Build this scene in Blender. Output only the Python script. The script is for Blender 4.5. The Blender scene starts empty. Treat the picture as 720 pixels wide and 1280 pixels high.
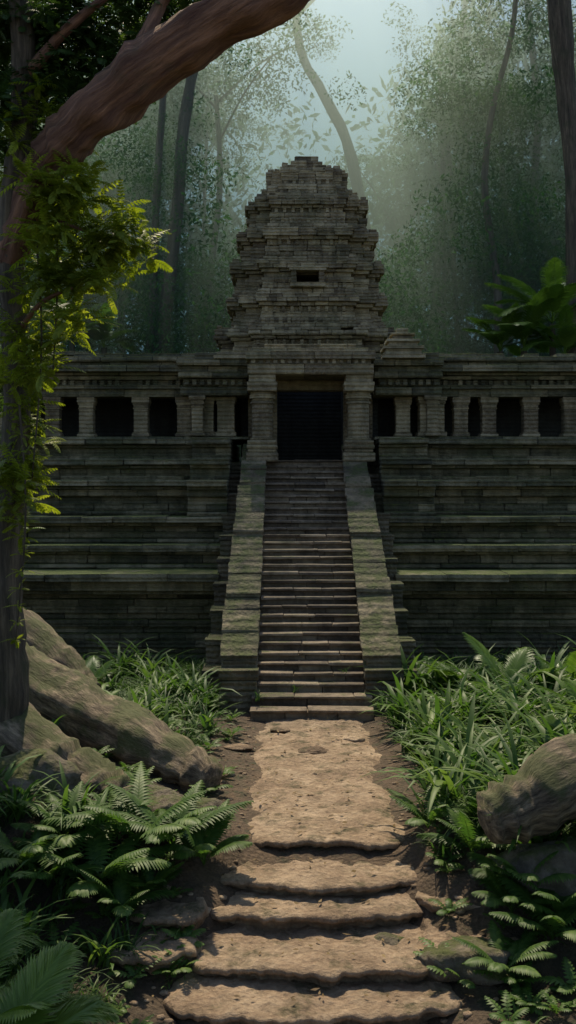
import bpy, math, random
import numpy as np
from mathutils import Vector, noise as mn
R=random.Random(11); NR=np.random.RandomState(5)
EYE=5.4; FP=1300.0
def P(px,py,d): return Vector(((px-360)*d/FP, d, EYE+(600-py)*d/FP))
def ss(a,b,x):
    t=max(0,min(1,(x-a)/(b-a))); return t*t*(3-2*t)
def nz(x,y,z=0.0): return mn.noise(Vector((x,y,z)))
sc=bpy.context.scene
sc.view_settings.view_transform='Standard'; sc.view_settings.look='None'; sc.view_settings.exposure=0

# ---------------- helpers
def link(ob,parent=None):
    sc.collection.objects.link(ob)
    if parent: ob.parent=parent
    return ob
def empty(name):
    e=bpy.data.objects.new(name,None); return link(e)
BK={}
def key(v): return (round(v[0],3),round(v[1],3),round(v[2],3))
def mk(name,V,F,mat,smooth=False,parent=None,bevel=0):
    me=bpy.data.meshes.new(name); me.from_pydata([tuple(v) for v in V],[],F); me.update()
    me.materials.append(mat)
    if mat.name.startswith('bark'):
        at=me.attributes.new('bark','FLOAT_VECTOR','POINT')
        at.data.foreach_set('vector',[c for v in V for c in BK.get(key(v),(v[0],v[1],v[2]))])
    if smooth: me.polygons.foreach_set('use_smooth',[True]*len(me.polygons))
    ob=link(bpy.data.objects.new(name,me),parent)
    if bevel:
        m=ob.modifiers.new('b','BEVEL'); m.width=bevel; m.segments=2; m.limit_method='ANGLE'
    return ob
def mknp(name,V,F,mat,parent=None,smooth=True):
    me=bpy.data.meshes.new(name); n=len(V); m=len(F)
    me.vertices.add(n); me.vertices.foreach_set('co',V.astype(np.float32).ravel())
    me.loops.add(4*m); me.loops.foreach_set('vertex_index',F.astype(np.int32).ravel())
    me.polygons.add(m); me.polygons.foreach_set('loop_start',np.arange(0,4*m,4,dtype=np.int32))
    me.update(calc_edges=True); me.validate()
    if smooth: me.polygons.foreach_set('use_smooth',np.ones(len(me.polygons),dtype=bool))
    me.materials.append(mat)
    return link(bpy.data.objects.new(name,me),parent)
def join(parts):
    Vs=[];Fs=[];o=0
    for V,F in parts:
        Vs.append(V);Fs.append(F+o);o+=len(V)
    return np.concatenate(Vs),np.concatenate(Fs)
def rotm(rx,ry,rz):
    cx,sx,cy,sy,cz,sz=math.cos(rx),math.sin(rx),math.cos(ry),math.sin(ry),math.cos(rz),math.sin(rz)
    X=np.array([[1,0,0],[0,cx,-sx],[0,sx,cx]]);Y=np.array([[cy,0,sy],[0,1,0],[-sy,0,cy]]);Z=np.array([[cz,-sz,0],[sz,cz,0],[0,0,1]])
    return Z@Y@X
def inst(bases,places):
    out=[]
    for i,(p,s,r) in enumerate(places):
        V,F=bases[R.randrange(len(bases))]
        out.append(((V*s)@rotm(*r).T+np.array(p),F))
    return join(out)
def ribbon(pts,side,w,fold=0.0):
    pts=np.asarray(pts,float); n=len(pts); side=np.asarray(side,float)
    if side.ndim==1: side=np.tile(side,(n,1))
    w=np.asarray(w)[:,None]
    if fold:
        V=np.empty((3*n,3)); V[0::3]=pts-side*w+np.array([0,0,1])*w*fold; V[1::3]=pts; V[2::3]=pts+side*w+np.array([0,0,1])*w*fold
        F=[]
        for i in range(n-1):
            a=3*i; F+=[[a,a+1,a+4,a+3],[a+1,a+2,a+5,a+4]]
    else:
        V=np.empty((2*n,3)); V[0::2]=pts-side*w; V[1::2]=pts+side*w
        F=[[2*i,2*i+1,2*i+3,2*i+2] for i in range(n-1)]
    return V,np.array(F)
def blade(L,w,lean,droop,az,n=6,fold=0.3,root=(0,0,0)):
    t=np.linspace(0,1,n); 
    a=lean+droop*t
    ds=L/(n-1); r=np.concatenate([[0],np.cumsum(np.sin(a[:-1])*ds)]); z=np.concatenate([[0],np.cumsum(np.cos(a[:-1])*ds)])
    d=np.array([math.cos(az),math.sin(az)])
    pts=np.stack([r*d[0]+root[0],r*d[1]+root[1],z+root[2]],1)
    ww=w*np.clip(np.sin(np.pi*(0.12+0.88*t))**0.7,0.02,1)
    return ribbon(pts,[-d[1],d[0],0],ww,fold)
def grass_clump(n,L,w,spread=0.12,droop=1.7):
    return join([blade(L*R.uniform(.5,1.15),w*R.uniform(.6,1.2),R.uniform(.05,.55),R.uniform(.6,1.25)*droop,R.uniform(0,6.28),n=6,root=(R.gauss(0,spread),R.gauss(0,spread),-.05)) for _ in range(n)])
def frond(L,npair,ll,lw,lean,droop,az,stem=.2,ang=1.0,ldroop=.5,nseg=3,fold=0.15,rw=.008):
    t=np.linspace(0,1,14); a=lean+droop*t; ds=L/13
    r=np.concatenate([[0],np.cumsum(np.sin(a[:-1])*ds)]); z=np.concatenate([[0],np.cumsum(np.cos(a[:-1])*ds)])
    parts=[]
    pts=np.stack([r,np.zeros(14),z],1)
    parts.append(ribbon(pts,[0,1,0],rw*(1.1-t),fold=.5))
    for i in range(npair):
        u=stem+(1-stem)*(i+.5)/npair
        p=np.array([np.interp(u,t,r),0,np.interp(u,t,z)]); aa=np.interp(u,t,a)
        T=np.array([math.sin(aa),0,math.cos(aa)]); N=np.array([-math.cos(aa),0,math.sin(aa)])
        v=(u-stem)/(1-stem); l=ll*(math.sin(math.pi*(0.12+0.86*v))**.8)*R.uniform(.85,1.1)
        an=ang*(1-.45*v)
        for s in (-1,1):
            D=T*math.cos(an)+np.array([0,s,0])*math.sin(an)+N*.15
            q=np.linspace(0,1,nseg+1)
            pp=p+np.outer(q*l,D)+np.outer(q**2*l*ldroop,np.array([0,0,-1]))
            sd=np.cross(D,N); sd/=np.linalg.norm(sd)+1e-6
            w=lw*np.clip(np.sin(np.pi*(0.15+.85*q))**.8,.05,1)
            parts.append(ribbon(pp,sd,w,fold if nseg>2 else 0))
    V,F=join(parts); return V@rotm(0,0,az).T,F
def fern(nf,L,npair,ll,lw,lean=(.2,.7),droop=(.8,1.5),**k):
    return join([frond(L*R.uniform(.7,1.1),npair,ll,lw,R.uniform(*lean),R.uniform(*droop),6.283*i/nf+R.uniform(-.3,.3),**k) for i in range(nf)])
def leafclump(n,rad,ls):
    c=NR.normal(size=(n,3)); c/=np.linalg.norm(c,axis=1)[:,None]; c*=rad*(NR.uniform(.1,1,(n,1))**.5)*np.array([1,1,.65])
    V=np.empty((n,4,3))
    a=NR.normal(size=(n,3)); a[:,2]-=.5; a/=np.linalg.norm(a,axis=1)[:,None]
    b=np.cross(a,NR.normal(size=(n,3))); b/=np.linalg.norm(b,axis=1)[:,None]
    s=ls*NR.uniform(.6,1.3,(n,1))
    V[:,0]=c; V[:,1]=c+a*s*.5+b*s*.2; V[:,2]=c+a*s; V[:,3]=c+a*s*.5-b*s*.2
    return V.reshape(-1,3),np.arange(4*n).reshape(n,4)
def catmull(pts,rad,k=6):
    P_=[Vector(p) for p in pts]; out=[];ro=[]
    for i in range(len(P_)-1):
        p0=P_[max(i-1,0)];p1=P_[i];p2=P_[i+1];p3=P_[min(i+2,len(P_)-1)]
        for j in range(k):
            t=j/k
            out.append(.5*((2*p1)+(p2-p0)*t+(2*p0-5*p1+4*p2-p3)*t*t+(3*p1-p0-3*p2+p3)*t**3)); ro.append(rad[i]*(1-t)+rad[i+1]*t)
    out.append(P_[-1]);ro.append(rad[-1]); return out,ro
def tube(pts,rad,n=14,amp=.12,fr=1.5,k=6,ridge=.0,round_end=False):
    pts,rad=catmull(pts,rad,k); V=[];F=[]
    if round_end:
        for i in range(4): rad[-1-i]*=[.45,.75,.9,.97][i]
    up=Vector((0.13,.3,1)).normalized()
    t0=(pts[1]-pts[0]).normalized()
    x=t0.cross(up if abs(t0.dot(up))<.9 else Vector((1,0,0))).normalized(); ln=R.uniform(0,50)
    for i,p in enumerate(pts):
        t=(pts[min(i+1,len(pts)-1)]-pts[max(i-1,0)]).normalized()
        x=(x-t*x.dot(t)).normalized(); y=t.cross(x)
        if i: ln+=(p-pts[i-1]).length
        for j in range(n):
            a=6.28318*j/n; d=x*math.cos(a)+y*math.sin(a)
            q=p+d*rad[i]
            r=rad[i]*(1+amp*2*mn.noise(q*fr/max(rad[i],.15)*.4)+amp*.5*mn.noise(q*6)+ridge*(math.sin(a*5+i*.15)+.6*math.sin(a*9+1+i*.1)))
            v=p+d*r; V.append(v); BK[key(v)]=(math.cos(a)*rad[i],math.sin(a)*rad[i],ln)
    m=len(pts)
    for i in range(m-1):
        for j in range(n):
            F.append((i*n+j,i*n+(j+1)%n,(i+1)*n+(j+1)%n,(i+1)*n+j))
    F.append(tuple(range(n-1,-1,-1)));F.append(tuple((m-1)*n+j for j in range(n)))
    return V,F
def joinp(ps):
    V=[];F=[]
    for v,f in ps:
        o=len(V);V+=v;F+=[tuple(i+o for i in q) for q in f]
    return V,F

# ---------------- materials
def newmat(name):
    m=bpy.data.materials.new(name);m.use_nodes=True;nt=m.node_tree;nt.nodes.clear()
    return m,nt,nt.nodes,nt.links
def N(ns,t,**k):
    n=ns.new(t)
    for a,b in k.items():
        if a in n.inputs: n.inputs[a].default_value=b
        else: setattr(n,a,b)
    return n
def ramp(ns,stops):
    r=ns.new('ShaderNodeValToRGB'); e=r.color_ramp.elements
    while len(e)<len(stops): e.new(.5)
    for i,(p,c) in enumerate(stops):
        e[i].position=p;e[i].color=(*c,1) if len(c)==3 else c
    return r
def leafmat(name,c1,c2,c3,tr=.35,rough=.5):
    m,nt,ns,L=newmat(name)
    g=N(ns,'ShaderNodeNewGeometry'); r=ramp(ns,[(0,c1),(.55,c2),(1,c3)])
    tc=N(ns,'ShaderNodeTexCoord'); no=N(ns,'ShaderNodeTexNoise',Scale=.7,Detail=3.0)
    L.new(tc.outputs['Object'],no.inputs['Vector'])
    ma=N(ns,'ShaderNodeMath',operation='MULTIPLY_ADD'); ma.inputs[1].default_value=.5; 
    mb=N(ns,'ShaderNodeMath',operation='MULTIPLY_ADD'); mb.inputs[1].default_value=1.4; mb.inputs[2].default_value=-.45
    L.new(no.outputs['Fac'],mb.inputs[0]); L.new(g.outputs['Random Per Island'],ma.inputs[0]); L.new(mb.outputs[0],ma.inputs[2]); L.new(ma.outputs[0],r.inputs[0])
    b=N(ns,'ShaderNodeBsdfPrincipled',Roughness=rough); b.inputs['Specular IOR Level'].default_value=.3
    t=N(ns,'ShaderNodeBsdfTranslucent'); mx=N(ns,'ShaderNodeMixShader') ; mx.inputs[0].default_value=tr
    hs=N(ns,'ShaderNodeHueSaturation',Saturation=1.1,Value=1.7)
    L.new(r.outputs[0],b.inputs['Base Color']);L.new(r.outputs[0],hs.inputs['Color']);L.new(hs.outputs[0],t.inputs[0])
    L.new(b.outputs[0],mx.inputs[1]);L.new(t.outputs[0],mx.inputs[2])
    o=N(ns,'ShaderNodeOutputMaterial');L.new(mx.outputs[0],o.inputs[0]); return m
def stonemat(name,c1,c2,c3,moss=.5,mossc=(.1,.115,.025),scale=1.0,carve=.5,bump=.6,streak=.55,trail=None,stain=None):
    m,nt,ns,L=newmat(name)
    tc=N(ns,'ShaderNodeTexCoord'); g=N(ns,'ShaderNodeNewGeometry')
    n1=N(ns,'ShaderNodeTexNoise',Scale=.8*scale,Detail=8.0,Roughness=.65); n2=N(ns,'ShaderNodeTexNoise',Scale=9*scale,Detail=8.0,Roughness=.7)
    mp=N(ns,'ShaderNodeMapping'); mp.inputs['Scale'].default_value=(3,3,.5)
    n3=N(ns,'ShaderNodeTexNoise',Scale=1.0,Detail=5.0)
    L.new(tc.outputs['Object'],mp.inputs[0]); L.new(mp.outputs[0],n3.inputs['Vector'])
    for n in (n1,n2): L.new(tc.outputs['Object'],n.inputs['Vector'])
    r=ramp(ns,[(.25,c1),(.5,c2),(.75,c3)])
    a=N(ns,'ShaderNodeMath',operation='MULTIPLY_ADD'); a.inputs[1].default_value=.4
    L.new(g.outputs['Random Per Island'],a.inputs[0])
    a2=N(ns,'ShaderNodeMath',operation='MULTIPLY_ADD'); a2.inputs[1].default_value=.65; 
    L.new(n2.outputs['Fac'],a2.inputs[0]); L.new(n1.outputs['Fac'],a2.inputs[2])
    s=N(ns,'ShaderNodeMath',operation='SUBTRACT'); s.inputs[1].default_value=.5; L.new(a2.outputs[0],s.inputs[0]); L.new(s.outputs[0],a.inputs[2])
    L.new(a.outputs[0],r.inputs[0])
    base=r.outputs[0]
    if stain:
        n5=N(ns,'ShaderNodeTexNoise',Scale=.45,Detail=6.0,Roughness=.7); L.new(tc.outputs['Object'],n5.inputs['Vector'])
        r5=ramp(ns,[(.47,(0,0,0)),(.62,(.65,.65,.65))]); L.new(n5.outputs['Fac'],r5.inputs[0])
        m5=N(ns,'ShaderNodeMixRGB'); m5.inputs[2].default_value=(*stain,1); L.new(r5.outputs[0],m5.inputs[0]); L.new(base,m5.inputs[1]); base=m5.outputs[0]
    if trail:
        sx0=N(ns,'ShaderNodeSeparateXYZ');L.new(tc.outputs['Object'],sx0.inputs[0])
        s0=N(ns,'ShaderNodeMath',operation='SUBTRACT');s0.inputs[1].default_value=.5;L.new(sx0.outputs['X'],s0.inputs[0])
        ab=N(ns,'ShaderNodeMath',operation='ABSOLUTE');L.new(s0.outputs[0],ab.inputs[0])
        wn=N(ns,'ShaderNodeMath',operation='MULTIPLY_ADD');wn.inputs[1].default_value=1.8;L.new(n1.outputs['Fac'],wn.inputs[0]);L.new(ab.outputs[0],wn.inputs[2])
        tr=ramp(ns,[(.0,(1,1,1)),(1,(0,0,0))]); mr=N(ns,'ShaderNodeMapRange');mr.inputs[1].default_value=2.2;mr.inputs[2].default_value=3.6
        L.new(wn.outputs[0],mr.inputs[0]);L.new(mr.outputs[0],tr.inputs[0])
        td=ramp(ns,[(.3,trail[0]),(.7,trail[1])]);L.new(n2.outputs['Fac'],td.inputs[0])
        tm=N(ns,'ShaderNodeMixRGB');L.new(tr.outputs[0],tm.inputs[0]);L.new(base,tm.inputs[1]);L.new(td.outputs[0],tm.inputs[2]);base=tm.outputs[0]
    st=N(ns,'ShaderNodeMixRGB',blend_type='MULTIPLY'); st.inputs[0].default_value=streak
    rs=ramp(ns,[(.35,(.3,.3,.25)),(.6,(1,1,1))]); L.new(n3.outputs['Fac'],rs.inputs[0])
    L.new(base,st.inputs[1]);L.new(rs.outputs[0],st.inputs[2])
    col=st.outputs[0]
    if moss>0:
        sx=N(ns,'ShaderNodeSeparateXYZ'); L.new(g.outputs['Normal'],sx.inputs[0])
        n4=N(ns,'ShaderNodeTexNoise',Scale=1.3*scale,Detail=7.0,Roughness=.7); L.new(tc.outputs['Object'],n4.inputs['Vector'])
        ad=N(ns,'ShaderNodeMath',operation='MULTIPLY_ADD'); ad.inputs[1].default_value=.3; L.new(sx.outputs['Z'],ad.inputs[0]); L.new(n4.outputs['Fac'],ad.inputs[2])
        rm=ramp(ns,[(.85-moss*.3,(0,0,0)),(1.0-moss*.3,(1,1,1))]); L.new(ad.outputs[0],rm.inputs[0])
        mc=ramp(ns,[(.3,tuple(x*.45 for x in mossc)),(.7,mossc)]); L.new(n2.outputs['Fac'],mc.inputs[0])
        mm=N(ns,'ShaderNodeMixRGB'); L.new(rm.outputs[0],mm.inputs[0]);L.new(col,mm.inputs[1]);L.new(mc.outputs[0],mm.inputs[2]); col=mm.outputs[0]
    b=N(ns,'ShaderNodeBsdfPrincipled',Roughness=.85); L.new(col,b.inputs['Base Color'])
    vo=N(ns,'ShaderNodeTexVoronoi',Scale=6*scale); L.new(tc.outputs['Object'],vo.inputs['Vector'])
    wv=N(ns,'ShaderNodeTexWave',Scale=2.2,Distortion=1.2,Detail=3.0); wv.bands_direction='Z'; wv.inputs['Detail Scale'].default_value=3
    L.new(tc.outputs['Object'],wv.inputs['Vector'])
    h=N(ns,'ShaderNodeMath',operation='MULTIPLY_ADD'); h.inputs[1].default_value=carve; L.new(wv.outputs['Fac'],h.inputs[0]); L.new(n2.outputs['Fac'],h.inputs[2])
    h2=N(ns,'ShaderNodeMath',operation='MULTIPLY_ADD'); h2.inputs[1].default_value=.5; L.new(vo.outputs['Distance'],h2.inputs[0]); L.new(h.outputs[0],h2.inputs[2])
    bp=N(ns,'ShaderNodeBump',Strength=bump,Distance=.08); L.new(h2.outputs[0],bp.inputs['Height']); L.new(bp.outputs[0],b.inputs['Normal'])
    o=N(ns,'ShaderNodeOutputMaterial');L.new(b.outputs[0],o.inputs[0]); return m
def barkmat(name,c1,c2,moss=(.03,.05,.015),mf=.4,sc_=(9,9,1.0),bump=1.0):
    m,nt,ns,L=newmat(name)
    tc=N(ns,'ShaderNodeTexCoord'); g=N(ns,'ShaderNodeNewGeometry')
    at=N(ns,'ShaderNodeAttribute',attribute_name='bark'); mp=N(ns,'ShaderNodeMapping'); mp.inputs['Scale'].default_value=sc_
    L.new(at.outputs['Vector'],mp.inputs[0])
    n1=N(ns,'ShaderNodeTexNoise',Scale=1.0,Detail=9.0,Roughness=.72);L.new(mp.outputs[0],n1.inputs['Vector'])
    n2=N(ns,'ShaderNodeTexNoise',Scale=1.6,Detail=7.0,Roughness=.65);L.new(tc.outputs['Object'],n2.inputs['Vector'])
    r=ramp(ns,[(.36,c1),(.5,tuple((a+b)*.4 for a,b in zip(c1,c2))),(.66,c2)]);L.new(n1.outputs['Fac'],r.inputs[0])
    sx=N(ns,'ShaderNodeSeparateXYZ'); L.new(g.outputs['Normal'],sx.inputs[0])
    ad=N(ns,'ShaderNodeMath',operation='MULTIPLY_ADD'); ad.inputs[1].default_value=.12; L.new(sx.outputs['Z'],ad.inputs[0]); L.new(n2.outputs['Fac'],ad.inputs[2])
    rm=ramp(ns,[(.5,(0,0,0)),(.64,(mf,mf,mf))]);L.new(ad.outputs[0],rm.inputs[0])
    mm=N(ns,'ShaderNodeMixRGB');mm.inputs[2].default_value=(*moss,1);L.new(rm.outputs[0],mm.inputs[0]);L.new(r.outputs[0],mm.inputs[1])
    b=N(ns,'ShaderNodeBsdfPrincipled',Roughness=.85);L.new(mm.outputs[0],b.inputs['Base Color'])
    bp=N(ns,'ShaderNodeBump',Strength=bump,Distance=.1);L.new(n1.outputs['Fac'],bp.inputs['Height']);L.new(bp.outputs[0],b.inputs['Normal'])
    o=N(ns,'ShaderNodeOutputMaterial');L.new(b.outputs[0],o.inputs[0]);return m

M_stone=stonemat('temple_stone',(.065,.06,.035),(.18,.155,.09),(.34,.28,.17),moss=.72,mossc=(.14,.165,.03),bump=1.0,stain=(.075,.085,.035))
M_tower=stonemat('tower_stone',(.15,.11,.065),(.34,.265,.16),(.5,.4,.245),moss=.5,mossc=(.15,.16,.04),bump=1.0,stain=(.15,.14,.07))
M_bal=stonemat('balustrade_stone',(.08,.062,.038),(.18,.14,.085),(.3,.24,.15),moss=.52,mossc=(.1,.115,.028),bump=1.0,scale=1.5,stain=(.085,.09,.035))
M_stair=stonemat('stair_stone',(.1,.072,.05),(.21,.155,.105),(.34,.26,.175),moss=.05,carve=.1)
M_path=stonemat('path_stone',(.13,.082,.05),(.32,.22,.14),(.5,.37,.25),moss=.12,mossc=(.09,.08,.03),carve=0,scale=1.6,bump=1.0,streak=.35)
M_ground=stonemat('forest_floor',(.03,.022,.013),(.06,.042,.024),(.11,.076,.044),moss=.12,mossc=(.045,.055,.018),scale=2.2,carve=0,bump=1.0,trail=((.07,.044,.026),(.19,.125,.075)))
M_rock=stonemat('rock',(.05,.042,.032),(.13,.105,.075),(.24,.195,.14),moss=.6,scale=1.5,carve=0,bump=1.0)
M_dark=stonemat('inner_shade_stone',(.02,.02,.018),(.035,.035,.03),(.06,.06,.05),moss=0)  # temple stone coloured near black to stand for shade inside the openings
M_bark=barkmat('bark',(.04,.03,.022),(.19,.145,.1))
M_redbark=barkmat('bark_red',(.1,.042,.028),(.4,.2,.12),mf=.3)
M_log=barkmat('bark_log',(.04,.028,.018),(.38,.29,.19),moss=(.06,.075,.018),mf=.85,sc_=(9,9,2.2),bump=1.0)
M_bgbark=barkmat('bark_pale',(.08,.065,.05),(.24,.19,.14))
M_grass=leafmat('grass_leaf',(.02,.05,.011),(.05,.1,.022),(.1,.16,.035))
M_fern=leafmat('fern_leaf',(.03,.075,.015),(.07,.135,.026),(.14,.21,.045))
M_palm=leafmat('palm_leaf',(.055,.11,.018),(.1,.17,.03),(.16,.25,.05),rough=.32)
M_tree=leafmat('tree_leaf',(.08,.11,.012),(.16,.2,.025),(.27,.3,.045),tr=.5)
M_dk=leafmat('shaded_tree_leaf',(.025,.05,.012),(.05,.09,.02),(.09,.14,.03))  # same tree's leaf in a darker colour, with the shade painted in
M_bg=leafmat('forest_leaf',(.025,.07,.025),(.05,.12,.04),(.1,.18,.05),tr=.45,rough=.7)

# ---------------- ground
def pathx(y): return .55 if y>15 else .55-.25*ss(0,1,(15-y)/3)
def H(x,y):
    b=-.09-1.16*(1-ss(12,16.2,y))
    d=abs(x-pathx(y)); k=ss(1.4,3.2,d)
    b+=k*(.25*nz(x*.35,y*.35)+.1*nz(x*1.3,y*1.3,3)+.12)
    b+=.55*ss(2.2,6,d)*(1-ss(16,25,y))
    b+=.02*nz(x*4,y*4)+.07*ss(1.0,1.6,d)
    b+=(.3+.12*nz(x*2,y*2,8))*ss(1.0,1.9,d+.35*nz(x*.3,y*1.3,5))*(1-ss(15.2,17,y))
    return b
xs=np.concatenate([np.linspace(-260,-22,18),np.arange(-20,-4,.4),np.arange(-4,5,.1),np.arange(5,20,.4),np.linspace(20,260,20)])
ys=np.concatenate([np.linspace(-80,4,10),np.arange(6,32,.12),np.linspace(32,300,40)])
V=[(x,y,H(x,y)) for y in ys for x in xs]; nx=len(xs)
F=[(j*nx+i,j*nx+i+1,(j+1)*nx+i+1,(j+1)*nx+i) for j in range(len(ys)-1) for i in range(nx-1)]
mk('ground',V,F,M_ground,True)

# ---------------- path slabs
def slab(x0,x1,yf,yb,z,th=.5,bow=.3,seed=0,endr=.08,rows=16,nxs=110,rough=.03,side=.12,sf=1.5):
    V=[];F=[]
    for i in range(nxs+1):
        u=i/nxs; x=x0+(x1-x0)*u
        e=min(u,1-u); ef=ss(0,endr,e)
        y_f=yf+bow*(2*u-1)**2+.2*nz(x*.9,seed)+.12*nz(x*2.7,seed)+.05*nz(x*8,seed)+(1-ef)*.22
        col=[]
        def top(y): return z+rough*nz(x*1.2,y*1.2,seed)+rough*.7*nz(x*4,y*4,seed)+rough*.4*nz(x*11,y*11,seed)-(1-ef)*.1
        for r_ in range(rows):
            s=1-r_/rows
            y=y_f+(yb-y_f)*s
            col.append((x+side*nz(y*sf,seed+7)*(1 if u>.5 else -1)*(abs(2*u-1)),y,top(y)))
        zt=top(y_f)
        wob=.07*nz(x*3,seed,5)+.04*nz(x*11,seed,5)
        col+=[(x,y_f-.015,zt-.006),(x,y_f-.025+wob*.2,zt-.035),(x,y_f-.02+wob*.7,zt-.07),(x,y_f+.04+wob,zt-.1),(x,y_f+.12+wob,zt-.15),(x,y_f+.2,zt-th)]
        V+=col
    n=rows+6
    for i in range(nxs):
        for j in range(n-1): F.append((i*n+j,(i+1)*n+j,(i+1)*n+j+1,i*n+j+1))
    return V,[tuple(reversed(f)) for f in F]
pe=empty('stone_path')
def addslab(nm,*a,**k): 
    V,F=slab(*a,**k); mk(nm,V,[tuple(reversed(f)) for f in F],M_path,True,pe)
addslab('walkway',-.85,1.95,15.5,24.3,-.02,seed=1,endr=.2,rows=110,rough=.045,side=.45,sf=.7,nxs=120)
addslab('step_slab_1',-1.15,2.1,14.4,15.9,-.22,seed=2,rough=.045)
addslab('step_slab_2',-1.25,1.95,13.8,14.9,-.4,seed=3,rough=.045)
addslab('step_slab_3',-1.35,1.95,12.68,14.2,-.6,seed=4,rough=.05)
addslab('step_slab_4',-1.6,2.2,11.98,13.1,-.8,seed=5,rough=.05)
addslab('step_slab_5',-1.9,2.6,10.6,12.3,-1.0,seed=6,rough=.05)
addslab('side_slab_1',1.75,2.9,13.9,15,-.3,seed=7,nxs=50,rough=.05)
addslab('side_slab_2',-2.2,-1.05,13.5,15,-.3,seed=8,nxs=50,rough=.05)
addslab('side_slab_3',-2.4,-1.1,12.8,14,-.5,seed=9,nxs=50,rough=.05)
addslab('side_slab_4',1.75,3.3,12.9,14,-.5,seed=10,nxs=50,rough=.05)
def rock(c,s,seed,nsub=3):
    import bmesh
    bm=bmesh.new();bmesh.ops.create_icosphere(bm,subdivisions=nsub,radius=1)
    V=[];
    for v in bm.verts:
        q=v.co.copy(); k=1+.35*mn.noise(q*1.1+Vector((seed,0,0)))+.16*mn.noise(q*3+Vector((seed,0,0)))+.06*mn.noise(q*8)
        V.append(Vector(c)+Vector((q.x*s[0]*k,q.y*s[1]*k,q.z*s[2]*k)))
    F=[tuple(v.index for v in f.verts) for f in bm.faces]; bm.free(); return V,F
peb=[]
for i in range(260):
    y=R.uniform(11.8,24); x=pathx(y)+R.choice((-1,1))*R.uniform(1.2,2.2)
    s=R.uniform(.012,.06)
    peb.append(rock((x,y,H(x,y)+.005),(s*1.4,s*1.2,s*.6),i*3.1,1))
for (px,py,d,w) in [(392,938,20.8,.3),(350,912,22.5,.22),(440,925,21.7,.25),(300,940,21,.3)]:
    p=P(px,py,d); peb.append(rock((p.x,p.y,.0),(w,w*.8,.05),px*.1,3))
V,F=joinp(peb); mk('pebbles',V,F,M_path,True)
lf=[]
for _ in range(420):
    y=R.uniform(11.6,24); x=pathx(y)+R.gauss(0,1.3)
    z=H(x,y)
    if abs(x-pathx(y))<1.35:
        z=max(z,-.02 if y>15.7 else -9)
        if y<15.7: 
            if y<12.1 : z=-1.0
            elif 12.3<y<12.6: z=-.8
            elif 13<y<13.7: z=-.6
            elif 14<y<14.3: z=-.4
            elif 14.8<y<15.4: z=-.22
            else: continue
    s=R.uniform(.03,.07); a=R.uniform(0,6.28); c,sn=math.cos(a)*s,math.sin(a)*s
    z+=.045
    lf.append((np.array([[x-c,y-sn,z],[x+sn*.4,y-c*.4,z+R.uniform(-.01,.02)],[x+c,y+sn,z+.01],[x-sn*.4,y+c*.4,z+R.uniform(-.01,.02)]]),np.array([[0,1,2,3]])))
M_dead=leafmat('dead_leaf',(.06,.035,.015),(.14,.09,.035),(.24,.17,.07),tr=.15,rough=.7)
V,F=join(lf); mknp('fallen_leaves',V,F,M_dead,None,False)

# ---------------- temple
T=empty('stone_temple')
class B:
    def __init__(s): s.V=[];s.F=[]
    def box(s,x0,x1,y0,y1,z0,z1,j=.012):
        o=len(s.V)
        for z in (z0,z1):
            for (x,y) in ((x0,y0),(x1,y0),(x1,y1),(x0,y1)):
                s.V.append((x+R.uniform(-j,j),y+R.uniform(-j,j),z+R.uniform(-j,j)))
        s.F+=[tuple(o+i for i in f) for f in ((3,2,1,0),(4,5,6,7),(0,1,5,4),(1,2,6,5),(2,3,7,6),(3,0,4,7))]
    def course(s,x0,x1,yf,z0,h,dep=.6,L=.9,jy=.025,skip=0.0,j=.01):
        x=x0
        while x<x1-.02:
            l=L*R.uniform(.6,1.4)
            if x+l>x1-.25: l=x1-x
            if R.random()>=skip:
                s.box(x+.004,x+l-.004,yf+R.uniform(-jy,jy),yf+dep,z0,z0+h+R.uniform(-.008,.004),j)
            x+=l
    def dentils(s,x0,x1,yf,z0,h,step=.26,w=.15,dep=.16):
        x=x0+.05
        while x<x1-w:
            if R.random()>.06: s.box(x,x+w,yf,yf+dep,z0,z0+h,.012)
            x+=step
    def stack(s,cx,cy,segs,n=4):
        for z0,z1,w in segs:
            if n==4: s.box(cx-w,cx+w,cy-w,cy+w,z0,z1,.006)
            else:
                o=len(s.V)
                for z in (z0,z1):
                    for i in range(n):
                        a=6.2832*i/n; s.V.append((cx+w*math.cos(a)+R.uniform(-.006,.006),cy+w*math.sin(a),z))
                for i in range(n): s.F.append((o+i,o+(i+1)%n,o+n+(i+1)%n,o+n+i))
                s.F.append(tuple(o+n-1-i for i in range(n)));s.F.append(tuple(o+n+i for i in range(n)))
    def out(s,nm,mat,bev=.022): return mk(nm,s.V,s.F,mat,False,T,bev)
SX=.55; SW=1.29
LX0,LX1=-13.0,SX-SW-1.2; RX0,RX1=SX+SW+1.2,17.0
def tier(b,x0,x1,z0,z1,yf,dep,skip=.0):
    H_=z1-z0
    hc=min(.2,H_*.28)
    b.course(x0,x1,yf-.02,z0,.13,L=1.3)
    z=z0+.13; top=z1-hc-.1; k=0
    n=max(1,round((top-z)/.24)); h=(top-z)/n
    for i in range(n):
        b.course(x0,x1,yf+[.2,.34,.16,.3][(i+k)%4],z,h,dep=.6,L=1.0,jy=.035); z+=h
    b.course(x0,x1,yf+.04,top,.1,dep=.6,L=1.3)
    b.course(x0,x1,yf-.2,z1-hc,hc,dep=dep+.2,L=1.6,skip=skip,jy=.06,j=.02)
ter=B()
TI=[(-.3,2.86,30.0,1.5),(2.86,3.45,31.3,1.2),(3.45,4.28,32.2,1.2),(4.28,5.4,33.2,1.1),(5.4,6.08,34.2,1.0),(6.08,6.78,35.0,2.0)]
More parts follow.
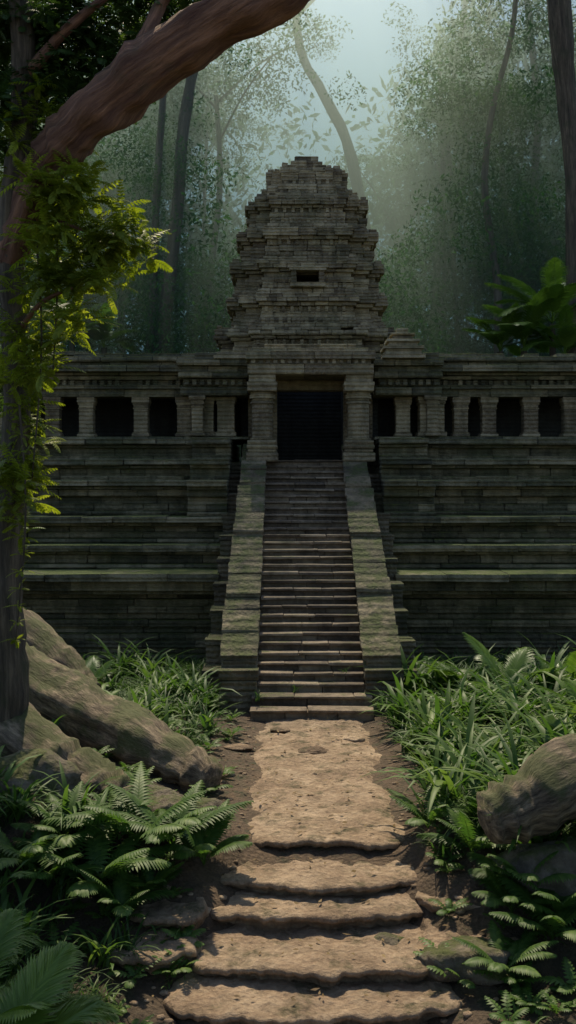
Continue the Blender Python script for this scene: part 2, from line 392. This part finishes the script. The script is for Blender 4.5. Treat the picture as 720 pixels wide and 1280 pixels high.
for side,(x0,x1) in enumerate(((LX0,LX1),(RX0,RX1))):
    z=-.3
    while z<2.05:
        ter.course(x0,x1,30.35+.16*((int(z*4.1))%2)+.1*z,z,.2,L=1.3); z+=.2
    ter.course(x0,x1,30.0,z,.12); z+=.12
    ter.course(x0,x1,29.75,z,.3,dep=1,L=1.8); z+=.3
    ter.course(x0,x1,29.4,z,.22,dep=1.9,L=1.8,jy=.07,j=.02); z+=.22
    for (a,c,y,dp) in TI[1:]: tier(ter,x0,x1,a if a>3 else z,c,y,dp)
    bx0,bx1=(-3.15,LX1+.05) if side==0 else (RX0-.05,4.6)
    for (a,c,y,dp) in TI[3:]: tier(ter,bx0,bx1,a,c,y-.85,dp,skip=0)
    ter.box(x0-.0,x1+(0.02),31.0,42,-.5,2.7); ter.box(x0,x1,32.9,42,2.6,4.1); ter.box(x0,x1,34.2,42,4,5.3);ter.box(x0,x1,35.6,42,5.2,6.7)
ter.box(LX1-.2,RX0+.2,36.0,42,-.5,6.02)
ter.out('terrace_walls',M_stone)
# stairs
st=B(); nst=32
for i in range(nst):
    za=6.07*i/nst; h=6.07/nst; y=24.0+11*i/nst
    x0,x1=SX-SW,SX+SW
    if i<2: x0-=.12;x1+=.12
    ytr=y-(.45 if i==0 else (.2 if i==1 else 0))
    L=R.uniform(.8,1.4)
    st.course(x0,x1,ytr+.07,za-.15,h+.15-.07,dep=.8,L=L,jy=.012,j=.006)
    st.course(x0,x1,ytr-.04,za+h-.068,.068,dep=.5,L=L,jy=.03,j=.014)
st.box(SX-SW-.1,SX+SW+.1,34.9,37.5,5.6,6.06)
st.out('stairway',M_stair,.022)
# balustrades
ba=B()
def zst(y): return 6.07*(y-24)/11
F8=((3,2,1,0),(4,5,6,7),(0,1,5,4),(1,2,6,5),(2,3,7,6),(3,0,4,7))
def shear(b,xa,xb,ya,yb,za0,za1,zb0,zb1,j=.012):
    o=len(b.V)
    for (z_a,z_b) in ((za0,zb0),(za1,zb1)):
        for (x,y,z) in ((xa,ya,z_a),(xb,ya,z_a),(xb,yb,z_b),(xa,yb,z_b)): b.V.append((x+R.uniform(-j,j),y+R.uniform(-j,j)*.3,z+R.uniform(-j,j)))
    b.F+=[tuple(o+i for i in f) for f in F8]
for sgn in (-1,1):
    xi=SX+sgn*SW
    y=24.75
    while y<34.8:
        l=R.uniform(.3,.5); 
        sec=int((y-24)/2.7); hh=.5+.1*(3-sec) + (.0 if (y-24)%2.7>.5 else .22)
        wid=.84-.04*sec
        if sgn<0: a,b_=xi-wid,xi
        else: a,b_=xi,xi+wid
        dz=R.uniform(-.03,.03); s0,s1=zst(y)+hh+dz,zst(y+l)+hh+dz
        zo=0
        for hc,pr in ((.12,.06),(.15,-.02),(.13,.02),(.2,-.05)):
            pr+=R.uniform(-.02,.02)
            shear(ba,a-pr,b_+pr*.5,y+.004,y+l-.004,s0-zo-hc+.004,s0-zo,s1-zo-hc+.004,s1-zo,.018); zo+=hc
        shear(ba,a+.02,b_-.02,y+.003,y+l-.003,-.4,s0-zo,-.4,s1-zo)
        c0,c1=(a-.5,a-.08) if sgn<0 else (b_+.08,b_+.5)
        if y>25.4:
            st_=int((y-24)/1.1)*1.1+24
            zt=max(.5,zst(st_)+.12+R.uniform(-.02,.02))
            ba.box(c0,c1,y+.004,y+l-.004,-.4,zt-.16); ba.box(c0-.04,c1+.04,y+.003,y+l-.003,zt-.155,zt)
        y+=l
    a,b_=(xi-.88,xi+.04) if sgn<0 else (xi-.04,xi+.88)
    for i in range(5): ba.box(a-.0+.03*(i%2),b_-.03*(i%2),24.35,24.74,-.3+i*.25,-.3+i*.25+.245)
ba.out('balustrades',M_bal,.02)
# gallery
ga=B(); gp=B(); gd=B()
YG=36.0
def gx(px,d=YG): return (px-360)*d/FP
for (x0,x1) in ((LX0,gx(312)),(gx(466),RX1)):
    ga.course(x0,x1,35.35,6.78,.1,dep=3.5,L=1.2)
    ga.course(x0,x1,35.65,8.26,.26,dep=.9,L=1.6)
    ga.course(x0,x1,35.5,8.52,.12,dep=.9,L=1.4)
    ga.course(x0,x1,35.85,8.64,.2,dep=.8,L=.7)
    ga.dentils(x0,x1,35.69,8.66,.16)
    ga.course(x0,x1,35.65,8.84,.14,dep=.8,L=1.2)
    ga.course(x0,x1,35.5,8.98,.1,dep=1.0,L=1.2)
    ga.course(x0,x1,35.2,9.08,.22,dep=1.2,L=1.6,jy=.05)
    ga.course(x0,x1,35.5,9.30,.13,dep=1.2,L=.9)
    ga.course(x0,x1,35.35,9.43,.17,dep=1.6,L=1.2,skip=.04,jy=.05)
    ga.course(x0,x1,35.8,9.60,.16,dep=5,L=.8,skip=.15,jy=.05,j=.025)
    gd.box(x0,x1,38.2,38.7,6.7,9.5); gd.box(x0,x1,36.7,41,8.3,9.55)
ga.course(LX0,gx(120),36.3,9.76,.14,dep=3,L=.7,skip=.15)
def pillar(b,cx,cy,z0,z1,w,n=4,cap=1.4):
    H_=z1-z0
    S=[(0,.08,1.3),(.08,.12,1.12),(.12,.7,.95),(.70,.74,1.08),(.74,.79,.95),(.79,.86,1.15),(.86,.9,1.05),(.9,1.0,cap)]
    for a,c,k in S: b.stack(cx,cy,[(z0+a*H_+.001,z0+c*H_,w*k)],4 if (k>=1.25) else n)
for px in (-60,5,67,109,177,231,503,575,610,662,712,775,830):
    w=.26; b0=6.885
    gp.stack(gx(px),36.0,[(b0,b0+.1,w*1.15),(b0+.1,b0+.15,w*1.05),(b0+.15,b0+.95,w*.92),(b0+.95,b0+1.0,w*1.02),(b0+1.0,b0+1.1,w*.94),(b0+1.1,b0+1.18,w*1.06),(b0+1.18,8.255,w*1.16)])
for px,w in ((257,.32),(283,.32),(538,.45)):
    gp.stack(gx(px),35.95,[(6.885,7.05,w*1.1),(7.05,8.0,w*.92),(8.0,8.12,w),(8.12,8.25,w*1.1)])
for (a,c) in ((gx(228),gx(311)),(gx(467),gx(548))):
    ga.course(a,c,35.2,8.27,.28,dep=.5,L=1.3); ga.course(a+.1,c-.05,35.3,8.56,.28,dep=.5); ga.course(a-.05,c+.02,35.05,8.85,.2,dep=.5)
    ga.dentils(a+.1,c-.05,35.16,8.6,.2)
    ga.course(a+.08,c-.02,35.15,9.05,.2,dep=.5); ga.course(a-.1,c+.04,34.95,9.26,.2,dep=.6)
    ga.course(a+.5,c-.1,35.2,9.47,.25,dep=.6)
for px in (247,540): pillar(gp,gx(px,35.4),35.42,6.89,8.26,.2)
ga.out('gallery',M_stone); gp.out('gallery_pillars',M_tower,.012)
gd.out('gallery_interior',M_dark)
# porch
po=B(); YP=34.5
for cx in (gx(328,YP),gx(448,YP)):
    po.stack(cx,YP,[(6.0,6.3,.52),(6.3,6.42,.46),(6.42,6.55,.5)])
    pillar(po,cx,YP,6.55,8.5,.37,14,1.3)
    po.stack(cx,YP,[(8.5,8.62,.5),(8.62,8.86,.44)])
    po.box(cx-.3,cx+.3,35.5,36.3,6.1,8.8)
po.course(gx(310,YP),gx(466,YP),34.0,8.86,.34,dep=2.6,L=1.6)
po.course(gx(313,YP),gx(463,YP),34.12,9.2,.16,dep=2.6,L=1.0)
po.course(gx(308,YP),gx(468,YP),33.95,9.36,.26,dep=2.6,L=1.3)
po.course(gx(316,YP),gx(460,YP),34.3,9.62,.14,dep=2.6,L=.9)
po.course(gx(330,YP),gx(446,YP),34.8,9.76,.2,dep=2.6,L=.9)
po.dentils(gx(313,YP),gx(463,YP),33.99,9.21,.13,.24,.13,.13)
po.box(gx(338,36),gx(346,36),36.0,36.6,6.08,8.5); po.box(gx(430,36),gx(438,36),36.0,36.6,6.08,8.5); po.box(gx(338,36),gx(438,36),35.95,36.6,8.5,8.86)
po.box(gx(310),gx(338),36.1,36.9,6.06,8.9); po.box(gx(438),gx(466),36.1,36.9,6.06,8.9)
tc_=(gx(503,35.3),35.45)
po.stack(*tc_,[(9.48,9.62,.72),(9.62,9.8,.6),(9.8,9.9,.68),(9.9,10.05,.48),(10.05,10.14,.56),(10.14,10.28,.34),(10.28,10.36,.4),(10.36,10.55,.2)])
po.stack(gx(290,35.3),35.5,[(9.48,9.6,.6),(9.6,9.72,.5)])
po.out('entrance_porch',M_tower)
pi=B(); pi.box(gx(300),gx(470),39.5,40,5.9,9.2); pi.box(gx(300),gx(346),36.95,39.5,5.9,9.2); pi.box(gx(432),gx(475),36.95,39.5,5.9,9.2)
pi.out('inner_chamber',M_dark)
# tower
tw=B(); CX=.75; CY=42.6
prof=[(445,119),(405,116),(403,101),(356,100),(345,96),(320,93),(270,82),(240,68),(222,52),(212,28),(200,14)]
def tz(py,half):
    w=half*CY/(FP+half); return EYE+(600-py)*(CY-w)/FP, w
pz=[tz(*p) for p in prof]; zs=[a for a,_ in pz]; ws=[b for _,b in pz]
z=9.7; k=0; pat=[(.15,.06),(.2,-.12),(.24,-.24),(.2,-.16),(.22,-.24),(.12,-.06),(.18,.1)]
def ring(w,z0,h,thick=.55,skip=0,hole=None):
    m=w*.62; q=w*.84
    if w<.9: m=q=w
    def seg(x0,x1,y0,y1,ax):
        L=(x1-x0) if ax==0 else (y1-y0)
        n=max(1,round(L/R.uniform(.4,.75)))
        for i in range(n):
            if R.random()<skip: continue
            j=R.uniform(-.055,.055)
            if ax==0:
                a=x0+L*i/n; b=x0+L*(i+1)/n
                if hole and y0<CY and abs((a+b)/2-CX)<hole+.3:
                    if a<CX-hole: 
                        b=min(b,CX-hole)
                    elif b>CX+hole: a=max(a,CX+hole)
                    else: continue
                tw.box(a+.003,b-.003,y0+j,y1+j*.5,z0,z0+h+R.uniform(-.01,.003),.016)
            else:
                a=y0+L*i/n; b=y0+L*(i+1)/n
                tw.box(x0+j,x1+j*.5,a+.003,b-.003,z0,z0+h+R.uniform(-.01,.003),.016)
    t=min(thick,w*.6)
    for s in (-1,1):
        def ysl(r): return (CY-r,CY-r+t) if s<0 else (CY+r-t,CY+r)
        def xsl(r): return (CX-r,CX-r+t) if s<0 else (CX+r-t,CX+r)
        a,b=ysl(w); seg(CX-m,CX+m,a,b,0)
        a,b=xsl(w); seg(a,b,CY-m,CY+m,1)
        if w>=.9:
            for s2 in (-1,1):
                a,b=ysl(q); x0,x1=(CX-q,CX-m) if s2<0 else (CX+m,CX+q)
                seg(x0,x1,a,b,0)
                a,b=xsl(q); y0,y1=(CY-q,CY-m) if s2<0 else (CY+m,CY+q); seg(a,b,y0,y1,1)
    e=.5
    if w>.9:
        for (a,b,dz) in ((w,m,.03),(m,w,.04),(q,q,.05)):
            ff=1.6 if hole else e
            tw.box(CX-a+e,CX+a-e,CY-b+(ff if b==w or b==q else e),CY+b-e,z0-.02,z0+h-dz)
ztop=zs[-1]
zw=EYE+(600-343)*39.3/FP
while z<ztop:
    h,off=pat[k%7]; h*=R.uniform(.85,1.15)
    w=float(np.interp(z,zs,ws)); w2=w+off*min(1,w/2)
    hole=.42 if (zw-.25<z+h/2<zw+.2) else None
    ring(w2,z,h,skip=.0 if k%7 else .08,hole=hole)
    if k%7 in (2,4) and w>1.3 and not hole:   # small relief pilasters in the recessed courses
        m=w2*.62; x=CX-m+.1
        while x<CX+m-.15:
            tw.box(x,x+.13,CY-w2-.11,CY-w2+.1,z+.01,z+h-.02,.012); x+=.33
    if k%7==6 and w>1.2:
        m=w2*.62; q=w2*.84
        for sx in (-1,1):
            for sy in (-1,1):
                for (a,b) in ((w2-.2,m-.15),(q-.2,q-.2),(m-.15,w2-.2)):
                    if R.random()<.85:
                        s=R.uniform(.15,.24); hh=R.uniform(.18,.42)
                        tw.box(CX+sx*a-s,CX+sx*a+s,CY+sy*b-s,CY+sy*b+s,z+h,z+h+hh*.6,.02)
                        tw.box(CX+sx*a-s*.6,CX+sx*a+s*.6,CY+sy*b-s*.6,CY+sy*b+s*.6,z+h+hh*.6,z+h+hh,.03)
    z+=h; k+=1
wy=CY-float(np.interp(zw,zs,ws))-.16
tw.box(CX-.62,CX-.43,wy,wy+.6,zw-.25,zw+.2); tw.box(CX+.43,CX+.62,wy,wy+.6,zw-.25,zw+.2); tw.box(CX-.7,CX+.7,wy-.05,wy+.6,zw+.2,zw+.36);tw.box(CX-.68,CX+.68,wy-.04,wy+.6,zw-.44,zw-.25)
for a in range(6):
    aa=a*1.047+.3; tw.stack(CX+.95*math.cos(aa),CY+.95*math.sin(aa),[(ztop-1.0,ztop-.62,.36),(ztop-.62,ztop-.42,.24)],8)
tw.stack(CX,CY,[(ztop-1.4,ztop-.55,.8),(ztop-.55,ztop-.3,.62),(ztop-.3,ztop-.1,.7),(ztop-.1,ztop+.08,.42)],10)
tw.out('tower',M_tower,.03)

# ---------------- logs & rocks
V,F=tube([P(20,835,21.3),P(110,895,20),P(190,935,18.9),P(266,978,17.9)],[.55,.52,.48,.36],40,.2,k=16,ridge=.05,round_end=True); mk('fallen_log',V,F,M_log,True)
V,F=tube([P(-20,890,18.5),P(80,965,17.5),P(150,1005,16.8)],[.55,.55,.35],34,.22,k=16,ridge=.06,round_end=True); mk('fallen_log',V,F,M_log,True)
V,F=tube([P(20,780,22.5),P(70,825,21.8),P(110,870,21.2)],[.42,.4,.3],24,.2,k=14,ridge=.05); mk('fallen_log',V,F,M_log,True)
V,F=tube([P(830,930,15.6),P(740,960,14.8),P(665,1000,14.2),P(606,1030,13.9)],[.5,.5,.44,.3],40,.16,k=16,ridge=.04,round_end=True); mk('fallen_log',V,F,M_log,True)
for (px,py,d,s) in [(230,1040,16,(.6,.5,.3)),(190,1030,16.8,(.6,.5,.35)),(500,1150,13.6,(.5,.4,.25)),(585,1180,13,(.6,.4,.2)),(30,1010,16,(.9,.7,.5)),(250,1210,12.6,(.4,.4,.2)),(690,1060,14.3,(.8,.6,.5))]:
    p=P(px,py,d); V,F=rock((p.x,p.y,H(p.x,p.y)+s[2]*.1),s,px*.37,4); mk('mossy_rock',V,F,M_rock,True)

# ---------------- foreground plants
G1=[grass_clump(34,1.0,.02) for _ in range(5)]
G2=[grass_clump(20,1.45,.042,droop=1.7) for _ in range(4)]
FE=[fern(10,1.15,22,.24,.024) for _ in range(4)]
def scatter(region,n,smin,smax,zoff=0):
    out=[]
    while len(out)<n:
        x,y=region(); out.append(((x,y,H(x,y)+zoff),R.uniform(smin,smax),(R.uniform(-.12,.12),R.uniform(-.12,.12),R.uniform(0,6.28))))
    return out
def clear(x,y,m=1.65): return abs(x-pathx(y))>m+.5*nz(y*.6,x*.3)
def nolog(x,y): return not (2.2<x<6 and 12.2<y<14.6) and not (-4.5<x<-1.0 and 15.5<y<18.3)
def reg(x0,x1,y0,y1,m=1.65,f=nolog):
    def r():
        while 1:
            x=R.uniform(x0,x1);y=R.uniform(y0,y1)
            if clear(x,y,m) and (f is None or f(x,y)): return x,y
    return r
V,F=inst(G1,scatter(reg(2,9,14,29,1.75),270,.45,1.1)+scatter(reg(-8,-1,19.5,29,2.1),170,.4,.85)+scatter(reg(-6,-1.5,11,18,2.2),60,.4,.8)+scatter(reg(-4,5,26,29.3,2.6),60,.5,.9)); mknp('grass',V,F,M_grass)
V,F=inst(G2,scatter(reg(2.0,8,14.5,26,1.9),130,.6,1.4)+scatter(reg(-7,-1.6,19.5,28,2.1),50,.5,1.1)+scatter(reg(-6,-1.6,11,16,2.4),24,.5,.9)); mknp('broad_grass',V,F,M_fern)
small=[fern(6,.4,8,.1,.02,nseg=2) for _ in range(3)]+[grass_clump(12,.3,.015)]
V,F=inst(small,scatter(reg(-7,8,11,29,1.7,None),1100,.5,1.3)); mknp('ground_cover',V,F,M_fern)
tuft=[(P(322,870,24.0),.35),(P(368,860,24.6),.3),(P(432,838,25.2),.28),(P(475,880,23),.4)]
V,F=inst([grass_clump(14,1,.03)],[((p.x,p.y,max(0,p.z-.1)),s,(0,0,R.uniform(0,6))) for p,s in tuft]); mknp('stair_weeds',V,F,M_fern)
def plantat(name,bases,lst,mat):
    for (x,y,s,rz) in lst:
        V,F=bases[R.randrange(len(bases))]
        ob=mknp(name,(V*s)@rotm(0,0,rz).T,F,mat); ob.location=(x,y,H(x,y))
def gxy(px,py,zg=.0):
    d=(EYE-zg)*FP/(py-600); return (px-360)*d/FP,d
L=[]
for (px,py,s,zg) in [(170,1100,1.3,-.3),(120,1130,1.2,-.3),(215,1105,1.15,-.4),(80,1080,.9,0),(60,1140,1.0,-.4),(255,1100,.95,-.3),(30,1100,1.0,0),(150,1190,.8,-.8),(190,1170,.6,-.8),(650,1130,1.0,-.3),(590,1100,.9,-.3),(700,1120,1.0,0),(690,1200,.9,-.7),(640,1170,.8,-.6),(520,905,.6,0),(535,1045,.8,0),(560,960,.9,0),(620,920,1.0,0),(680,930,1.0,0),(110,920,.7,0),(600,1050,.8,0),(200,900,.7,0),(260,895,.6,0),(630,1240,.7,-.9)]:
    x,y=gxy(px,py,zg); L.append((x,y,s,R.uniform(0,6)))
plantat('fern',FE,L,M_fern)
PF=[fern(11,2.0,34,.62,.023,lean=(.3,.9),droop=(.6,1.2),ang=.85,ldroop=.3,rw=.02,fold=.4) for _ in range(2)]
L=[(-2.85,9.5,1.0,.4),(-3.4,10.6,.9,1.3),(-4.3,11.6,.9,2.2)]
L+= [(gxy(600,850)[0],24.5,.9,1.0),(gxy(555,860)[0],25.5,.65,2.0),(gxy(690,870)[0],24,.8,3.0),(-5,26,.6,0),(4.6,17.5,.6,0),(6.0,20,.8,1.5),(3.6,19.5,.5,1)]
plantat('palm_plant',PF,L,M_palm)

# ---------------- left foreground tree with arching limb
TR=empty('jungle_tree')
V1=tube([(-4.85,18,-.3),P(14,880,18),P(10,700,18),P(22,500,17.8),P(15,300,17.5),P(30,100,17),P(10,-150,16.5)],[.42,.3,.24,.22,.22,.2,.15],20,.14,ridge=.05,k=10)
mk('trunk',*V1,M_bark,True,TR)
V2=joinp([tube([P(12,330,17.6),P(50,220,17),P(100,160,16.5),P(190,85,16),P(300,12,15.5),P(400,-45,15),P(520,-90,14.5)],[.2,.3,.38,.42,.4,.38,.34],30,.16,k=12,ridge=.06),
 tube([P(170,90,16),P(185,40,16.2),P(215,-20,16.5)],[.16,.12,.08],10,.12),
 tube([P(20,250,17.6),P(60,270,17),P(110,290,16.6)],[.07,.04,.02],8),
 tube([P(20,420,17.8),P(50,380,17),P(90,360,16.6)],[.06,.04,.02],8),
 tube([P(30,100,17),P(80,40,16.6),P(140,-10,16.4)],[.12,.09,.05],8)])
mk('arching_limb',*V2,M_redbark,True,TR)
TWG=[join([frond(R.uniform(.5,.8),8,.13,.028,R.uniform(.6,1.6),R.uniform(.5,1.2),R.uniform(0,6.28),nseg=2,ang=1.1) for _ in range(9)]) for _ in range(4)]
def blob(px,py,d,rx,ry,rd,n,smin=.6,smax=1.1):
    out=[]; c=P(px,py,d)
    for _ in range(n):
        v=Vector((R.gauss(0,.5),R.gauss(0,.5),R.gauss(0,.5)))
        out.append(((c.x+v.x*rx*d/FP,c.y+v.y*rd,c.z+v.z*ry*d/FP),R.uniform(smin,smax),(R.uniform(-.5,.5),R.uniform(-.5,.5),R.uniform(0,6.28))))
    return out
br=[]
for a in [(80,270,16.8,60,50,.7,30),(125,300,16.7,50,30,.6,20),(60,350,17,50,40,.7,24),(110,365,16.8,45,25,.5,18),(30,440,17.4,40,50,.6,18),(40,180,17.2,60,60,.8,26),(25,540,17.6,30,60,.5,18),(20,620,17.6,25,50,.5,12),(90,235,16.8,40,30,.6,14),(150,315,16.8,25,15,.4,8),(40,460,16.8,30,30,.4,8),(95,410,16.8,30,20,.4,6)]:
    br+=blob(*a,smin=.45,smax=.9)
# creepers climbing the trunk
vine=[]
for (q0,q1,q2) in [((40,230),(52,420),(40,600)),((62,200),(72,330),(66,470)),((22,480),(32,640),(20,800)),((90,180),(96,260),(92,340))]:
    a_,b_,c_=P(*q0,17.2),P(*q1,17.1),P(*q2,17.3)
    vine.append(tube([a_,b_,c_],[.022,.018,.012],6,.1,k=8))
    for i in range(16):
        t=i/15; p=a_*(1-t)**2+b_*2*t*(1-t)+c_*t*t
        br.append(((p.x,p.y,p.z),R.uniform(.22,.42),(R.uniform(-.6,.6),R.uniform(-.6,.6),R.uniform(0,6.28))))
mk('hanging_vines',*joinp(vine),M_bark,True,TR)
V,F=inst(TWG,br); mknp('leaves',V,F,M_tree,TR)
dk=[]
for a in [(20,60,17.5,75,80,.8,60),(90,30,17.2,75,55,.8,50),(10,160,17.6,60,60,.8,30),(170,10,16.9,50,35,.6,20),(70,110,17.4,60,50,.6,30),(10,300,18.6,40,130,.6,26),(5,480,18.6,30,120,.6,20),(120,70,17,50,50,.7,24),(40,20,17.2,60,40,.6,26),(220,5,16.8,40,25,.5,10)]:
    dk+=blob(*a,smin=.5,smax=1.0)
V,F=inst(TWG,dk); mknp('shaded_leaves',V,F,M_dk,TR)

# ---------------- background forest
BC=[leafclump(170,1.5,.24) for _ in range(6)]
BD=[leafclump(100,1.5,.36) for _ in range(6)]
def bgtree(pts,r,mat=M_bgbark,crown=None,limbs=3,name='jungle_tree'):
    e=empty(name); ps=[tube(pts,r,10,.1,k=5)]
    top=Vector(pts[-1]); pv=Vector(pts[-2])
    lp=[]
    for i in range(limbs):
        t=R.uniform(.2,1); s=pv.lerp(top,t); a=R.uniform(0,6.28); l=R.uniform(3,6)
        e1=s+Vector((math.cos(a)*l*.5,math.sin(a)*l*.5,l*.5)); e2=s+Vector((math.cos(a)*l,math.sin(a)*l,l*.8))
        ps.append(tube([s,e1,e2],[r[-1]*.6,r[-1]*.4,.04],6,.1,k=3)); lp+=[e1,e2]
    mk('trunk',*joinp(ps),mat,True,e)
    pl=[]
    for q in lp+[top]:
        for _ in range(crown or 6):
            pl.append(((q.x+R.gauss(0,1.4),q.y+R.gauss(0,1.4),q.z+R.gauss(0,1.0)),R.uniform(.6,1.2),(R.uniform(-.4,.4),R.uniform(-.4,.4),R.uniform(0,6.28))))
    V,F=inst(BC,pl); mknp('crown',V,F,M_bg,e,False)
def bt(lst,d,rs,**k): bgtree([P(px,py,d) for px,py in lst],rs,**k)
bt([(182,480),(190,400),(196,240),(206,90),(215,-60)],50,[.26,.2,.18,.15,.12])
bt([(195,480),(205,400),(222,260),(228,170),(245,60),(260,-80)],50,[.4,.33,.3,.28,.25,.2])
bt([(250,470),(262,350),(275,230),(270,120)],58,[.25,.2,.16,.12])
bt([(480,420),(440,200),(405,120),(375,60),(365,-50)],64,[.42,.36,.3,.26,.2],crown=2)
bt([(622,470),(622,360),(606,240),(615,140),(640,40),(650,-80)],48,[.22,.18,.16,.14,.12,.1])
bt([(716,560),(714,420),(716,250),(708,120),(700,20),(690,-120)],43.4,[.3,.25,.28,.4,.5,.5],mat=M_bark)
bt([(540,470),(548,300),(560,150),(580,20),(585,-60)],66,[.3,.25,.2,.16,.12])
bt([(670,470),(664,300),(672,150),(660,10),(655,-60)],58,[.3,.25,.2,.18,.15])
for i in range(16):
    d=R.uniform(60,90); px=R.uniform(-60,780); 
    if 300<px<480: continue
    lean=R.gauss(0,25); r=R.uniform(.15,.35)
    b=P(px,600,d); tp=R.uniform(22,32)
    X=b.x; dx=lean*d/FP
    bgtree([(X,d,-1),(X+dx*.3+R.gauss(0,.5),d,tp*.3),(X+dx*.5+R.gauss(0,.6),d+.5,tp*.6),(X+dx,d,tp)],[r*1.3,r,r*.8,r*.5],crown=4,limbs=3)
pl=[]
def addf(x,y,z,s): pl.append(((x,y,z),s,(R.uniform(-.5,.5),R.uniform(-.5,.5),R.uniform(0,6.28))))
for _ in range(1050):
    d=R.uniform(47,60); x=R.uniform(-.34,.34)*d; z=R.uniform(0,1)**.85*18*(1+.35*nz(x*.15,0,4))
    addf(x,d,z,R.uniform(.6,1.3))
for _ in range(95):
    d=R.uniform(47,66); s=R.choice((-1,1,1)); cx=s*R.uniform(.12,.33)*d+.035*d; cz=R.uniform(14,30)
    for _ in range(9): addf(cx+R.gauss(0,1.7),d+R.gauss(0,1.2),cz+R.gauss(0,.8),R.uniform(.5,1.1))
V,F=inst(BC,pl); mknp('forest_foliage',V,F,M_bg,None,False)
pl=[]
for _ in range(1150):
    d=R.uniform(68,94); x=R.uniform(-.36,.36)*d; z=R.uniform(0,1)**1.1*38
    px=360+x*FP/d
    if z>19 and abs(px-395)<170*(z-15)/22 and R.random()<.9: continue
    addf(x,d,z,R.uniform(1.4,2.6))
V,F=inst(BD,pl); mknp('forest_foliage',V,F,M_bg,None,False)
pl=[]
for _ in range(130):
    s=R.choice((-1,1)); y=R.uniform(2,27); x=s*R.uniform(.28*y+3.8,.28*y+9); addf(x,y,R.uniform(0,1)*8-.5,R.uniform(.9,1.6))
V,F=inst(BD,pl); mknp('edge_shade_foliage',V,F,M_bg,None,False)  # unseen leaf clumps added outside the frame to block skylight and darken edges
PB=[fern(13,3.2,26,.9,.05,lean=(.3,.9),droop=(.7,1.5),ang=.9,ldroop=.3,nseg=2,rw=.03) for _ in range(2)]
for (px,py,d,s) in [(625,150,60,1.0),(560,170,64,1.0)]:
    e=empty('palm_tree'); p=P(px,py,d)
    mk('trunk',*tube([(p.x+1,d,-.5),(p.x+.6,d,p.z*.5),(p.x,d,p.z)],[.22,.16,.12],8,.05),M_bgbark,True,e)
    V,F=PB[R.randrange(2)]; mknp('fronds',V*s+np.array(p),F,M_bg,e)
for (px,py,d,s) in [(655,435,42.9,.85),(690,405,43,1.0),(625,440,43.2,.7),(705,445,42.6,.8),(90,425,46,.8),(130,435,47,.7)]:
    p=P(px,py,d); V,F=PB[R.randrange(2)]; e=empty('tree_fern')
    mk('trunk',*tube([(p.x,d,-.3),(p.x+.1,d,p.z*.5),(p.x,d,p.z)],[.2,.15,.13],8,.05),M_bark,True,e)
    mknp('fronds',V*s+np.array(p),F,M_palm,e)

# ---------------- mist
me=bpy.data.meshes.new('forest_mist')
x0,x1,y0,y1,z0_,z1_=-60,60,43.6,110,-1,38
me.from_pydata([(x0,y0,z0_),(x1,y0,z0_),(x1,y1,z0_),(x0,y1,z0_),(x0,y0,z1_),(x1,y0,z1_),(x1,y1,z1_),(x0,y1,z1_)],[],[(3,2,1,0),(4,5,6,7),(0,1,5,4),(1,2,6,5),(2,3,7,6),(3,0,4,7)])
m,nt,ns,Lk=newmat('mist'); vs=N(ns,'ShaderNodeVolumeScatter',Density=.042,Anisotropy=.62); vs.inputs['Color'].default_value=(.95,.98,.8,1)
va=N(ns,'ShaderNodeVolumeAbsorption',Density=.03); va.inputs['Color'].default_value=(.68,.98,.86,1)
ad=N(ns,'ShaderNodeAddShader'); Lk.new(vs.outputs[0],ad.inputs[0]); Lk.new(va.outputs[0],ad.inputs[1])
o=N(ns,'ShaderNodeOutputMaterial'); Lk.new(ad.outputs[0],o.inputs['Volume']); me.materials.append(m)
link(bpy.data.objects.new('forest_mist',me))

# ---------------- light, world, camera
el=math.radians(60); az=math.atan2(-.1,1)
sp=Vector((math.sin(az)*math.cos(el),math.cos(az)*math.cos(el),math.sin(el)))
ld=bpy.data.lights.new('sun','SUN'); ld.energy=5; ld.angle=math.radians(.6); ld.color=(1,.86,.62)
lo=link(bpy.data.objects.new('sun',ld)); lo.rotation_euler=(-sp).to_track_quat('-Z','Y').to_euler()
w=bpy.data.worlds.new('World'); sc.world=w; w.use_nodes=True; nt=w.node_tree
sk=nt.nodes.new('ShaderNodeTexSky'); sk.sky_type='NISHITA'; sk.sun_disc=False; sk.sun_elevation=el; sk.sun_rotation=az
bg=nt.nodes['Background']; nt.links.new(sk.outputs[0],bg.inputs[0]); bg.inputs[1].default_value=.14
cd=bpy.data.cameras.new('camera'); cd.sensor_fit='VERTICAL'; cd.sensor_height=36; cd.lens=36*FP/1280; cd.shift_y=-40/1280; cd.clip_end=1000; cd.clip_start=.1
co=link(bpy.data.objects.new('camera',cd)); co.location=(0,0,EYE); co.rotation_euler=(math.pi/2,0,0); sc.camera=co
print('verts',sum(len(o.data.vertices) for o in bpy.data.objects if o.type=='MESH'))
